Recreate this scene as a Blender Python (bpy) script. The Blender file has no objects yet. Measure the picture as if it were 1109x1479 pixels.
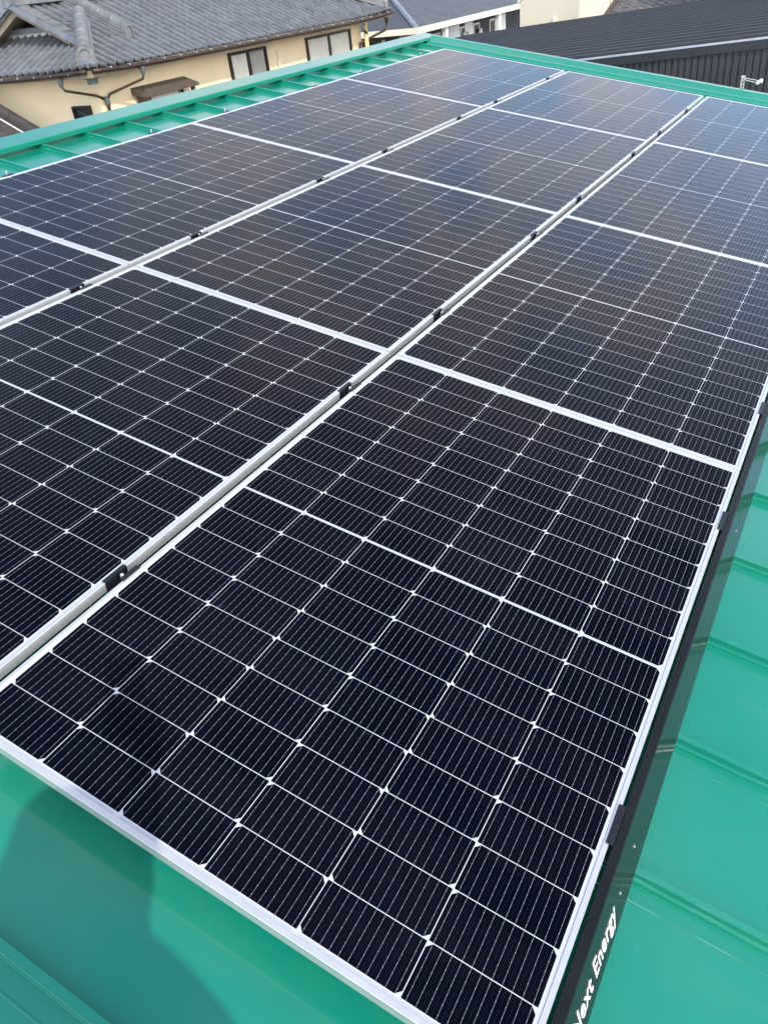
import bpy, bmesh, math, random
from mathutils import Vector, Matrix
random.seed(7)
R_ = math.radians
S = bpy.context.scene
COL = S.collection

# ------------------------------------------------------------------ camera
SL = R_(11.31)            # roof pitch, falls towards +x
ZP = 6.0                  # height of the panel plane at the lowest frame edge
cam = bpy.data.cameras.new('camera'); camo = bpy.data.objects.new('camera', cam); COL.objects.link(camo)
right = Vector((0.8652, 0.4910, -0.1030)); fwd = Vector((-0.4562, 0.6850, -0.5680))
fwd.normalize(); right = (right - fwd * right.dot(fwd)).normalized(); up = right.cross(fwd)
camo.matrix_world = Matrix(((right.x, up.x, -fwd.x, 0.155), (right.y, up.y, -fwd.y, -0.390),
                            (right.z, up.z, -fwd.z, 7.274), (0, 0, 0, 1)))
cam.sensor_fit = 'VERTICAL'; cam.sensor_height = 36; cam.lens = 36 * 1116.75 / 1479
cam.clip_start = 0.05; cam.clip_end = 900
S.camera = camo

# ------------------------------------------------------------------ sky, sun, exposure
SUN = Vector((1.226, -0.70, 1.285)).normalized()
w = bpy.data.worlds.new('World'); S.world = w; w.use_nodes = True
nt = w.node_tree; N = nt.nodes; LK = nt.links; N.clear()
out = N.new('ShaderNodeOutputWorld'); bg = N.new('ShaderNodeBackground'); LK.new(bg.outputs[0], out.inputs[0])
sky = N.new('ShaderNodeTexSky'); sky.sky_type = 'NISHITA'; sky.sun_disc = False
sky.sun_elevation = math.asin(SUN.z); sky.sun_rotation = math.atan2(SUN.x, SUN.y)
sky.air_density = 1.0; sky.dust_density = 1.4; sky.ozone_density = 1.0
geo = N.new('ShaderNodeTexCoord'); mp = N.new('ShaderNodeMapping'); mp.inputs['Scale'].default_value = (1.6, 1.6, 3.2)
LK.new(geo.outputs['Generated'], mp.inputs['Vector'])
nz = N.new('ShaderNodeTexNoise'); nz.inputs['Scale'].default_value = 1.5; nz.inputs['Detail'].default_value = 5
nz.inputs['Roughness'].default_value = .55
LK.new(mp.outputs[0], nz.inputs['Vector'])
rp = N.new('ShaderNodeValToRGB'); rp.color_ramp.elements[0].position = .42; rp.color_ramp.elements[1].position = .72
rp.color_ramp.elements[0].color = (0, 0, 0, 1); rp.color_ramp.elements[1].color = (.48, .48, .48, 1)
LK.new(nz.outputs['Fac'], rp.inputs[0])
mx = N.new('ShaderNodeMixRGB'); mx.inputs[2].default_value = (8.2, 8.4, 8.8, 1)
LK.new(rp.outputs[0], mx.inputs[0]); LK.new(sky.outputs[0], mx.inputs[1])
# pale haze towards the horizon
sx = N.new('ShaderNodeSeparateXYZ'); LK.new(geo.outputs['Generated'], sx.inputs[0])
def wm(op, a, b):
    n = N.new('ShaderNodeMath'); n.operation = op; n.use_clamp = True
    for i, q in enumerate((a, b)):
        if isinstance(q, float): n.inputs[i].default_value = q
        else: LK.new(q, n.inputs[i])
    return n.outputs[0]
hz = wm('POWER', wm('SUBTRACT', 1.0, wm('MAXIMUM', sx.outputs[2], 0.0)), 2.2)
mh = N.new('ShaderNodeMixRGB'); mh.inputs[2].default_value = (7.6, 9.2, 12.0, 1)
sd = N.new('ShaderNodeVectorMath'); sd.operation = 'DOT_PRODUCT'; LK.new(geo.outputs['Generated'], sd.inputs[0]); sd.inputs[1].default_value = Vector((SUN.x, SUN.y, 0)).normalized()
def mrange(v, a, b, c, d):
    n = N.new('ShaderNodeMapRange'); LK.new(v, n.inputs[0])
    for i, q in enumerate((a, b, c, d)): n.inputs[i + 1].default_value = q
    return n.outputs[0]
k1 = N.new('ShaderNodeMath'); k1.operation = 'ADD'
LK.new(mrange(sd.outputs['Value'], -.92, -.45, .36, .82), k1.inputs[0]); LK.new(mrange(sd.outputs['Value'], -.45, .9, 0, 1.25), k1.inputs[1])
hm = N.new('ShaderNodeMixRGB'); hm.inputs[1].default_value = (4.9, 8.2, 13.0, 1); hm.inputs[2].default_value = (10.6, 10.2, 9.6, 1)
LK.new(mrange(sd.outputs['Value'], -.4, .8, 0, 1), hm.inputs[0])
hc = N.new('ShaderNodeVectorMath'); hc.operation = 'SCALE'; LK.new(hm.outputs[0], hc.inputs[0]); LK.new(k1.outputs[0], hc.inputs['Scale'])
LK.new(hc.outputs[0], mh.inputs[2]); LK.new(hz, mh.inputs[0]); LK.new(mx.outputs[0], mh.inputs[1])
# a thin warm cloud bank low in the north
dn = N.new('ShaderNodeVectorMath'); dn.operation = 'DOT_PRODUCT'; LK.new(geo.outputs['Generated'], dn.inputs[0]); dn.inputs[1].default_value = Vector((-.27, .84, .47)).normalized()
mr = N.new('ShaderNodeMapRange'); mr.interpolation_type = 'SMOOTHSTEP'; LK.new(dn.outputs['Value'], mr.inputs[0])
mr.inputs[1].default_value = .89; mr.inputs[2].default_value = .975
n2 = N.new('ShaderNodeTexNoise'); n2.inputs['Scale'].default_value = 5.5; n2.inputs['Detail'].default_value = 4; LK.new(mp.outputs[0], n2.inputs['Vector'])
r2_ = N.new('ShaderNodeMapRange'); LK.new(n2.outputs['Fac'], r2_.inputs[0]); r2_.inputs[1].default_value = .42; r2_.inputs[2].default_value = .60
mw = N.new('ShaderNodeMixRGB'); mw.inputs[2].default_value = (8.2, 6.3, 5.0, 1)
LK.new(wm('MULTIPLY', wm('MULTIPLY', mr.outputs[0], r2_.outputs[0]), .55), mw.inputs[0]); LK.new(mh.outputs[0], mw.inputs[1])
LK.new(mw.outputs[0], bg.inputs[0]); bg.inputs[1].default_value = 0.15
sl = bpy.data.lights.new('sun', 'SUN'); sl.energy = 2.0; sl.angle = R_(.5); sl.color = (1, .95, .87)
so = bpy.data.objects.new('sun', sl); COL.objects.link(so)
so.rotation_euler = SUN.to_track_quat('Z', 'Y').to_euler(); so.location = (10, -7, 20)
S.view_settings.view_transform = 'Standard'; S.view_settings.look = 'None'
S.view_settings.exposure = 0.6; S.view_settings.gamma = 1; S.view_settings.use_curve_mapping = False

# ------------------------------------------------------------------ helpers
def RW(x, y, z):          # roof frame -> world
    return Vector((x * math.cos(SL) + z * math.sin(SL), y, ZP - x * math.sin(SL) + z * math.cos(SL)))

class G:                  # node-graph shorthand
    def __init__(s, name):
        s.m = bpy.data.materials.new(name); s.m.use_nodes = True
        s.n = s.m.node_tree.nodes; s.l = s.m.node_tree.links
        s.b = s.n['Principled BSDF']
    def val(s, sock, v):
        if isinstance(v, (int, float)): sock.default_value = v
        elif isinstance(v, (tuple, list)): sock.default_value = v
        else: s.l.new(v, sock)
    def m_(s, op, a, b=0.0, c=0.0):
        n = s.n.new('ShaderNodeMath'); n.operation = op
        s.val(n.inputs[0], a); s.val(n.inputs[1], b); s.val(n.inputs[2], c); return n.outputs[0]
    def lt(s, a, b): return s.m_('LESS_THAN', a, b)
    def gt(s, a, b): return s.m_('GREATER_THAN', a, b)
    def mul(s, *a):
        r = a[0]
        for k in a[1:]: r = s.m_('MULTIPLY', r, k)
        return r
    def obj(s): return s.n.new('ShaderNodeTexCoord').outputs['Object']
    def uv(s): return s.n.new('ShaderNodeTexCoord').outputs['UV']
    def sep(s, v):
        n = s.n.new('ShaderNodeSeparateXYZ'); s.l.new(v, n.inputs[0]); return n.outputs
    def map(s, v, sc):
        n = s.n.new('ShaderNodeMapping'); s.l.new(v, n.inputs[0]); n.inputs['Scale'].default_value = sc; return n.outputs[0]
    def noise(s, v, scale, detail=3, rough=.5):
        n = s.n.new('ShaderNodeTexNoise'); n.inputs['Scale'].default_value = scale
        n.inputs['Detail'].default_value = detail; n.inputs['Roughness'].default_value = rough
        if v is not None: s.l.new(v, n.inputs['Vector'])
        return n.outputs['Fac']
    def white(s, v):
        n = s.n.new('ShaderNodeTexWhiteNoise'); n.noise_dimensions = '3D'; s.l.new(v, n.inputs['Vector']); return n.outputs['Value']
    def mix(s, f, a, b):
        n = s.n.new('ShaderNodeMix'); n.data_type = 'RGBA'
        s.val(n.inputs[0], f); s.val(n.inputs[6], a); s.val(n.inputs[7], b); return n.outputs[2]
    def ramp(s, f, lo, hi, a=0.0, b=1.0):
        n = s.n.new('ShaderNodeMapRange'); s.val(n.inputs[0], f)
        n.inputs[1].default_value = lo; n.inputs[2].default_value = hi; n.inputs[3].default_value = a; n.inputs[4].default_value = b
        return n.outputs[0]
    def bump(s, h, strength, dist):
        n = s.n.new('ShaderNodeBump'); n.inputs['Strength'].default_value = strength; n.inputs['Distance'].default_value = dist
        s.l.new(h, n.inputs['Height']); s.l.new(n.outputs[0], s.b.inputs['Normal']); return n

def c4(c): return (c[0], c[1], c[2], 1)
def mat(name, col, rough=.5, metal=0.0, var=.15, scale=6.0, bump=0.0, bscale=60.0, spec=.5, coat=0.0, col2=None):
    g = G(name); o = g.obj()
    f = g.ramp(g.noise(o, scale, 5, .6), .3, .7)
    hi = col2 if col2 else tuple(min(1, c * (1 + var)) for c in col)
    lo = col if col2 else tuple(c * (1 - var) for c in col)
    g.l.new(g.mix(f, c4(lo), c4(hi)), g.b.inputs['Base Color'])
    g.l.new(g.ramp(g.noise(o, scale * 3.1, 4), .3, .7, max(.02, rough * .85), min(1, rough * 1.15)), g.b.inputs['Roughness'])
    g.b.inputs['Metallic'].default_value = metal; g.b.inputs['Specular IOR Level'].default_value = spec
    g.b.inputs['Coat Weight'].default_value = coat; g.b.inputs['Coat Roughness'].default_value = .06
    if bump: g.bump(g.noise(o, bscale, 4), bump, .01)
    return g.m

class B:                  # mesh collector
    def __init__(s): s.v = []; s.f = []; s.uv = None
    def add(s, vs, fs):
        k = len(s.v); s.v += [tuple(p) for p in vs]; s.f += [tuple(i + k for i in f) for f in fs]; return s
    def box(s, x0, x1, y0, y1, z0, z1, M=None):
        vs = [Vector((x, y, z)) for z in (z0, z1) for (x, y) in ((x0, y0), (x1, y0), (x1, y1), (x0, y1))]
        if M: vs = [M @ p for p in vs]
        return s.add(vs, [(3, 2, 1, 0), (4, 5, 6, 7), (0, 1, 5, 4), (1, 2, 6, 5), (2, 3, 7, 6), (3, 0, 4, 7)])
    def tube(s, pts, r, n=10, caps=True):
        pts = [Vector(p) for p in pts]; rs = r if isinstance(r, (list, tuple)) else [r] * len(pts)
        k = len(s.v); ref = None
        for i, p in enumerate(pts):
            if i == 0: t = pts[1] - p
            elif i == len(pts) - 1: t = p - pts[i - 1]
            else: t = (pts[i + 1] - p).normalized() + (p - pts[i - 1]).normalized()
            t.normalize()
            if ref is None: ref = Vector((0, 0, 1)) if abs(t.z) < .9 else Vector((1, 0, 0))
            u = (ref - t * ref.dot(t)).normalized(); v = t.cross(u); ref = u
            for j in range(n):
                a = 2 * math.pi * j / n; s.v.append(tuple(p + (u * math.cos(a) + v * math.sin(a)) * rs[i]))
        for i in range(len(pts) - 1):
            for j in range(n):
                a = k + i * n + j; b = k + i * n + (j + 1) % n; s.f.append((a, b, b + n, a + n))
        if caps:
            s.f.append(tuple(k + j for j in reversed(range(n)))); s.f.append(tuple(k + (len(pts) - 1) * n + j for j in range(n)))
        return s
    def loft(s, rows, closed=False, caps=False):
        k = len(s.v); n = len(rows[0])
        for r in rows: s.v += [tuple(p) for p in r]
        for i in range(len(rows) - 1):
            for j in range(n if closed else n - 1):
                a = k + i * n + j; b = k + i * n + (j + 1) % n; s.f.append((a, b, b + n, a + n))
        if caps:
            s.f.append(tuple(k + j for j in reversed(range(n)))); s.f.append(tuple(k + (len(rows) - 1) * n + j for j in range(n)))
        return s
    def prism(s, poly, d):     # polygon (list of Vectors) pushed along vector d
        poly = [Vector(p) for p in poly]; d = Vector(d); n = len(poly)
        return s.add(poly + [p + d for p in poly],
                     [tuple(reversed(range(n))), tuple(range(n, 2 * n))] + [(i, (i + 1) % n, n + (i + 1) % n, n + i) for i in range(n)])

def wloc(o):
    v = Vector((0, 0, 0))
    while o is not None: v += o.location; o = o.parent
    return v
def part(name, b, m, parent=None, world=True, smooth=False, bevel=0.0, label=None, fix=True):
    me = bpy.data.meshes.new(name)
    off = wloc(parent) if (world and parent is not None) else Vector((0, 0, 0))
    me.from_pydata([tuple(Vector(p) - off) for p in b.v], [], b.f)
    if b.uv:
        u = me.uv_layers.new(name='uv')
        for i, q in enumerate(b.uv): u.data[i].uv = q
    if fix:
        bm = bmesh.new(); bm.from_mesh(me); bmesh.ops.recalc_face_normals(bm, faces=bm.faces); bm.to_mesh(me); bm.free()
    me.materials.append(m)
    if smooth:
        for p in me.polygons: p.use_smooth = True
    o = bpy.data.objects.new(name, me); COL.objects.link(o); o.parent = parent
    if bevel:
        md = o.modifiers.new('bevel', 'BEVEL'); md.width = bevel; md.segments = 2; md.limit_method = 'ANGLE'; md.angle_limit = R_(40)
    if label: o['label'] = label
    return o
def tag(o, label, cat, group=None, kind=None):
    o['label'] = label; o['category'] = cat
    if group: o['group'] = group
    if kind: o['kind'] = kind
    return o
def thing(name, loc, label, cat, group=None, rot=(0, 0, 0)):
    o = bpy.data.objects.new(name, None); COL.objects.link(o); o.location = loc; o.rotation_euler = rot
    o.empty_display_size = .2
    return tag(o, label, cat, group)
def copy_tree(o, parent=None):
    c = o.copy(); COL.objects.link(c); c.parent = parent
    for ch in list(o.children): copy_tree(ch, c)
    return c
ROT = (0, SL, 0)

# ------------------------------------------------------------------ materials
def green_mat(name):
    g = G(name); o = g.obj()
    f = g.ramp(g.noise(g.map(o, (1, .5, 1)), 2.2, 4, .6), .3, .7)
    sp = g.gt(g.noise(o, 260, 1), .80)
    base = g.mix(f, (.003, .218, .148, 1), (.005, .234, .160, 1))
    dirt = g.mul(g.ramp(g.noise(g.map(o, (.35, 2.2, 1)), 2.6, 6, .7), .50, .80), .16)
    base = g.mix(dirt, base, (.16, .26, .21, 1))
    g.l.new(g.mix(g.mul(sp, .35), base, (.35, .42, .4, 1)), g.b.inputs['Base Color'])
    g.l.new(g.ramp(g.noise(o, 1.5, 2), .3, .7, .24, .32), g.b.inputs['Roughness'])
    g.b.inputs['Specular IOR Level'].default_value = .3
    g.b.inputs['Coat Weight'].default_value = 1.0; g.b.inputs['Coat Roughness'].default_value = .09; g.b.inputs['Coat IOR'].default_value = 1.5
    h = g.noise(g.map(o, (.5, 1, 1)), 1.7, 1)
    g.bump(h, .16, .03)
    return g.m
GREEN = green_mat('green_painted_steel')
ALU = mat('silver_anodised_aluminium', (.66, .665, .67), .36, .55, .04, 9, spec=.5)
BLACKP = mat('gloss_black_paint', (.010, .012, .015), .12, 0, .15, 8, spec=.2)
SLATE = mat('dark_coated_steel', (.012, .014, .019), .28, .2, .2, 20)
SCREW = mat('grey_screw', (.30, .31, .32), .35, .7, .1, 40)
ZINC = mat('pale_zinc', (.62, .62, .60), .42, .4, .1, 40)
LETTER = mat('white_lettering', (.80, .82, .82), .4, 0, .02, 20)
WHITEP = mat('white_paint', (.78, .77, .73), .5, 0, .05, 4)
BACK = mat('white_backsheet', (.75, .76, .76), .5)

W, L, GW, GL = 1.134, 1.704, .0265, .003
FH = .0268
def cell_mat():
    g = G('solar_cells_under_glass'); o = g.obj(); x, y, z = g.sep(o)
    gp, cw, ch, cg = .0016, .182, .0908, .0075
    mx_ = (W - 6 * cw - 5 * gp) / 2; my = (L - 18 * ch - 16 * gp - cg) / 2
    px, py = cw + gp, ch + gp
    xx = g.m_('SUBTRACT', g.m_('MULTIPLY', x, -1.0), mx_)                 # 0..6 cells from the low edge up
    yh = g.m_('SUBTRACT', g.m_('MINIMUM', y, g.m_('SUBTRACT', L, y)), my)  # 0..9 cells from either end
    fx = g.m_('SUBTRACT', g.m_('FLOORED_MODULO', g.m_('ADD', xx, gp / 2), px), px / 2)
    fy = g.m_('SUBTRACT', g.m_('FLOORED_MODULO', g.m_('ADD', yh, gp / 2), py), py / 2)
    ax = g.m_('ABSOLUTE', fx); ay = g.m_('ABSOLUTE', fy)
    inx = g.mul(g.gt(xx, 0.0), g.lt(xx, 6 * cw + 5 * gp)); iny = g.mul(g.gt(yh, 0.0), g.lt(yh, 9 * ch + 8 * gp))
    par = g.m_('FLOORED_MODULO', g.m_('FLOOR', g.m_('DIVIDE', g.m_('ADD', xx, gp / 2), px)), 2.0)
    cut = g.m_('ADD', .0010, g.mul(g.gt(g.mul(fy, g.m_('SUBTRACT', 1.0, g.mul(par, 2.0))), 0.0), .0080))
    cham = g.lt(g.m_('ADD', ax, ay), g.m_('SUBTRACT', cw / 2 + ch / 2, cut))
    cell = g.mul(inx, iny, g.lt(ax, cw / 2), g.lt(ay, ch / 2), cham)
    # eleven wires per cell with solder points
    wp = cw / 11
    wx = g.m_('ABSOLUTE', g.m_('SUBTRACT', g.m_('FLOORED_MODULO', g.m_('ADD', fx, cw / 2), wp), wp / 2))
    wire = g.mul(g.lt(wx, .00026), cell)
    dotm = g.m_('ABSOLUTE', g.m_('SUBTRACT', g.m_('FLOORED_MODULO', g.m_('ADD', fy, ch / 2), .0151), .00757))
    dot = g.mul(g.lt(wx, .00040), g.lt(dotm, .0007), cell)
    # faint print lines between the wires
    hx = g.m_('ABSOLUTE', g.m_('SUBTRACT', g.m_('FLOORED_MODULO', g.m_('ADD', fx, cw / 2 + wp / 2), wp), wp / 2))
    faint = g.mul(g.lt(hx, .0005), cell)
    # collecting ribbons along both short ends and the middle
    yr = g.m_('ABSOLUTE', g.m_('ADD', yh, .0050)); brk = g.m_('ABSOLUTE', g.m_('SUBTRACT', g.m_('FLOORED_MODULO', g.m_('ADD', xx, gp / 2 + px), 2 * px), px))
    rib = g.mul(g.lt(yr, .0022), g.gt(brk, .007), inx)
    ymid = g.m_('ABSOLUTE', g.m_('SUBTRACT', y, L / 2)); rib2 = g.mul(g.lt(ymid, .0021), inx)
    ribbon = g.m_('MAXIMUM', rib, rib2)
    # tone of each cell
    ci = g.n.new('ShaderNodeCombineXYZ')
    g.l.new(g.m_('FLOOR', g.m_('DIVIDE', g.m_('ADD', xx, gp / 2), px)), ci.inputs[0])
    g.l.new(g.m_('FLOOR', g.m_('DIVIDE', y, py)), ci.inputs[1])
    inf = g.n.new('ShaderNodeObjectInfo'); g.l.new(g.m_('MULTIPLY', inf.outputs['Random'], 37.0), ci.inputs[2])
    tone = g.white(ci.outputs[0])
    cc = g.mix(tone, (.0008, .0015, .0058, 1), (.0026, .0030, .0082, 1))
    cc = g.mix(g.mul(faint, .5), cc, (.010, .013, .022, 1))
    col = g.mix(cell, (.50, .52, .55, 1), cc)
    col = g.mix(ribbon, col, (.42, .45, .50, 1))
    col = g.mix(wire, col, (.25, .25, .28, 1)); col = g.mix(dot, col, (.46, .46, .48, 1))
    # light dust film and a few smears
    dust = g.ramp(g.noise(g.map(o, (1, 1, 1)), 3.5, 6, .65), .45, .8, 0, .010)
    sm = g.mul(g.ramp(g.noise(o, 9, 2), .68, .76), g.ramp(g.noise(o, 40, 4), .45, .65), .05)
    col = g.mix(g.m_('ADD', dust, sm), col, (.20, .27, .40, 1))
    g.l.new(col, g.b.inputs['Base Color'])
    g.b.inputs['Roughness'].default_value = .6; g.b.inputs['Specular IOR Level'].default_value = 0.0
    # anti-reflective cover glass: almost no reflection from above, strong at a low angle
    gl = g.n.new('ShaderNodeBsdfGlossy'); gl.inputs['Color'].default_value = (.97, .985, 1, 1)
    g.l.new(g.ramp(g.noise(o, 6, 5), .3, .7, .09, .15), gl.inputs['Roughness'])
    lw = g.n.new('ShaderNodeLayerWeight'); lw.inputs['Blend'].default_value = .5
    fr = g.m_('ADD', .0025, g.m_('MULTIPLY', g.m_('POWER', lw.outputs['Facing'], 5.2), .84))
    mxs = g.n.new('ShaderNodeMixShader'); g.l.new(fr, mxs.inputs[0]); g.l.new(g.b.outputs[0], mxs.inputs[1]); g.l.new(gl.outputs[0], mxs.inputs[2])
    g.l.new(mxs.outputs[0], g.n['Material Output'].inputs['Surface'])
    return g.m
CELLS = cell_mat()

# ------------------------------------------------------------------ ground
def ground():
    g = G('worn_pale_concrete'); o = g.obj()
    g.l.new(g.mix(g.ramp(g.noise(o, .15, 6), .4, .6), (.20, .195, .185, 1), (.34, .32, .28, 1)), g.b.inputs['Base Color'])
    g.b.inputs['Roughness'].default_value = .9; g.bump(g.noise(o, 30, 5), .4, .02)
    b = B(); b.add([(-400, -400, 0), (400, -400, 0), (400, 400, 0), (-400, 400, 0)], [(0, 1, 2, 3)])
    o = part('ground', b, g.m); o['kind'] = 'structure'; o['label'] = 'pale concrete yard between the buildings'
ground()

# ------------------------------------------------------------------ the green metal roof
YN, YF, XR, XE = -2.6, 7.70, -4.055, 1.62
SEAM0, SEAMP = .455, .3335
def green_building():
    t = thing('metal_roof_building', (-1.2, 2.4, 0), 'low building with green standing seam metal roof carrying all the solar panels', 'building')
    prof = [(YN, -.125)]
    k = math.ceil((YN + .1 - SEAM0) / SEAMP)
    while SEAM0 + k * SEAMP < YF - .18:
        c = SEAM0 + k * SEAMP
        for dy, h in ((-.0500, 0), (-.0490, .0014), (-.0460, .0014), (-.0450, 0), (-.0150, 0), (-.0140, .0060), (-.0090, .0072), (-.0080, .0085), (-.0078, .0235), (-.0070, .0245), (.0050, .0245), (.0060, .0235), (.0060, .0080), (.0085, .0070), (.0090, 0)):
            prof.append((c + dy, -.125 + h))
        k += 1
    prof.append((YF, -.125))
    nx = 14; rows = []
    for i in range(nx + 1):
        x = XR + (XE - XR) * i / nx
        rows.append([RW(x, y, z) for y, z in prof])
    part('roof', B().loft(rows), GREEN, t, fix=False, smooth=False)
    # ridge cap
    cp = [(-4.052, -.124), (-4.052, -.0985), (-4.012, -.1000), (-4.009, -.0975), (-4.011, -.0885), (-4.008, -.0865), (-4.010, -.0755), (-4.015, -.0720), (-4.148, -.0640), (-4.154, -.071), (-4.154, -.25)]
    part('ridge_cap', B().loft([[RW(x, y, z) for x, z in cp] for y in (YN, .2, 3.1, 5.9, 7.80)], caps=False), GREEN, t)
    b = B()
    b.prism([RW(-4.152, 7.797, -.25), RW(-4.152, 7.797, -.070), RW(-4.016, 7.797, -.078), RW(-4.016, 7.797, -.16)], (0, .006, 0))
    part('ridge_end_plate', b, GREEN, t)
    # verge trim at the far end
    vp = [(7.560, -.1225), (7.598, -.1215), (7.608, -.110), (7.616, -.100), (7.632, -.0975), (7.700, -.0720), (7.706, -.0650), (7.752, -.0615), (7.760, -.0690), (7.760, -.28)]
    part('verge_trim', B().loft([[RW(x, y, z) for y, z in vp] for x in (-4.02, -1.8, .2, XE + .03)]), GREEN, t)
    # eave trim
    ep = [(XE, -.124), (XE + .03, -.128), (XE + .034, -.20), (XE + .005, -.205)]
    part('eave_trim', B().loft([[RW(x, y, z) for x, z in ep] for y in (YN, YF)]), GREEN, t)
    wm = mat('pale_wall_siding', (.55, .55, .52), .6, 0, .06, 2)
    a = RW(-4.03, 0, -.16); c = RW(1.25, 0, -.16)
    b = B(); b.prism([(a.x, -2.4, 0), (c.x, -2.4, 0), (c.x, -2.4, c.z), (a.x, -2.4, a.z)], (0, 10.1, 0))
    part('wall', b, wm, t)
    return t
green_building()

# ------------------------------------------------------------------ solar panels
def make_panel():
    t = thing('solar_panel', (0, 0, 0), '-', 'solar panel', 'solar panels on the green roof', ROT)
    loops = [(0, -FH), (0, -.0008), (.0008, 0), (.0094, 0), (.0100, -.0008), (.0100, -.0062), (.0016, -.0062), (.0016, -FH + .0016), (.026, -FH + .0016), (.026, -FH)]
    rows = []
    for i, z in loops + [loops[0]]:
        rows.append([(-i, i, z), (-W + i, i, z), (-W + i, L - i, z), (-i, L - i, z)])
    part('frame', B().loft(rows, closed=True), ALU, t, world=False)
    q = .0098
    part('cell_sheet', B().add([(-q, q, -.0022), (-W + q, q, -.0022), (-W + q, L - q, -.0022), (-q, L - q, -.0022)], [(0, 3, 2, 1)]), CELLS, t, world=False, fix=False)
    part('backsheet', B().add([(-q, q, -.0060), (-W + q, q, -.0060), (-W + q, L - q, -.0060), (-q, L - q, -.0060)], [(0, 1, 2, 3)]), BACK, t, world=False, fix=False)
    return t
PR = ['in the lowest row by the black cover', 'in the middle row', 'in the top row along the ridge']
PC = ['nearest the viewer', 'second from the near end', 'third from the near end', 'at the far verge']
p0 = make_panel()
for r in range(3):
    for c in range(4):
        o = p0 if (r, c) == (0, 0) else copy_tree(p0)
        o.location = RW(-r * (W + GW), c * (L + GL), 0)
        o['label'] = 'dark solar panel %s, %s' % (PR[r], PC[c])

# ------------------------------------------------------------------ clamps
ORD = ['nearest', 'second from the near end', 'third from the near end', 'fourth from the near end', 'fifth from the near end',
       'sixth from the near end', 'seventh from the near end', 'farthest']
def place(src, spots, x, text, group):
    for i, v in enumerate(spots):
        o = src if i == 0 else copy_tree(src)
        o.location = RW(x, v, 0)
        o['label'] = text % (ORD[i] if i < len(spots) - 1 else 'farthest'); o['group'] = group
def mid_clamp():
    t = thing('panel_clamp', (0, 0, 0), '-', 'clamp', None, ROT); h = GW / 2
    b = B(); b.box(-h - .0085, -h + .0008, -.033, .033, .0004, .0028)          # lip over the upper frame
    b.box(-h + .0008, -h + .0030, -.033, .033, -.0272, .0028)                  # plate on its side
    b.box(-h + .0030, h - .0085, -.030, .030, -.0272, -.0250)                  # floor
    b.box(h - .0085, h - .0064, -.006, .048, -.0272, .0024)                   # riser
    part('hook', b, SLATE, t, world=False, bevel=.0006)
    b = B(); b.box(h - .0062, h + .0040, -.006, .048, .0004, .0024)
    part('tab', b, SLATE, t, world=False, bevel=.0005)
    b = B().tube([(.0010, .006, -.025), (.0010, .006, .001)], .0044, 12)
    b.tube([(.0010, .006, .001), (.0010, .006, .0036), (.0010, .006, .0046)], [.0044, .0042, .0026], 12)
    part('bolt', b, ZINC, t, world=False, smooth=False)
    b = B().box(-h + .004, h - .009, -.020, .020, -.118, -.0275)
    part('seam_bracket', b, SLATE, t, world=False)
    return t
c0 = mid_clamp()
V01 = [.434, 1.422, 2.076, 3.073, 3.723, 4.764, 5.407, 6.210]
V12 = [1.439, 2.099, 3.063, 3.740, 4.727, 5.347, 6.408]
place(c0, V01, -(W + GW / 2), 'dark clamp with pale bolt between lowest and middle panel rows, %s', 'clamps between the panel rows')
c1 = copy_tree(c0)
place(c1, V12, -(2 * W + 1.5 * GW), 'dark clamp with pale bolt between middle and top panel rows, %s', 'clamps between the panel rows')
def edge_clamp():
    t = thing('edge_clamp', (0, 0, 0), '-', 'clamp', None, ROT)
    b = B(); b.loft([[(x, y, z) for x, z in ((-.0060, .0006), (-.0060, .0026), (.0052, .0026), (.0068, .0010), (.0068, -.020), (.0048, -.020), (.0048, .0006))] for y in (-.042, .042)], closed=True, caps=True)
    part('hook', b, SLATE, t, world=False, bevel=.0005)
    b = B().box(.0008, .0046, -.030, .030, -.118, -.004)
    part('seam_bracket', b, SLATE, t, world=False)
    return t
place(edge_clamp(), [.452, 1.438, 2.105], 0, 'slate clamp hooked on the lowest panels beside the black cover, %s', 'clamps beside the black cover')
def top_clamp():
    t = thing('top_clamp', (0, 0, 0), '-', 'clamp', None, ROT)
    b = B(); b.box(-.012, .0060, -.028, .028, .0006, .0024); b.box(-.012, -.0016, -.028, .028, -.030, .0006); b.box(-.040, -.012, -.028, .028, -.032, -.029)
    part('hook', b, SLATE, t, world=False)
    part('bolt', B().tube([(-.026, .010, -.029), (-.026, .010, .014)], .0042, 10), ZINC, t, world=False)
    part('seam_bracket', B().box(-.038, -.004, -.020, .020, -.118, -.033), SLATE, t, world=False)
    return t
place(top_clamp(), [2.109, 3.096, 3.752, 4.743, 5.40, 6.40], -(3 * W + 2 * GW), 'small clamp with white bolt on the ridge side edge, %s', 'clamps facing the ridge')

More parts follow.
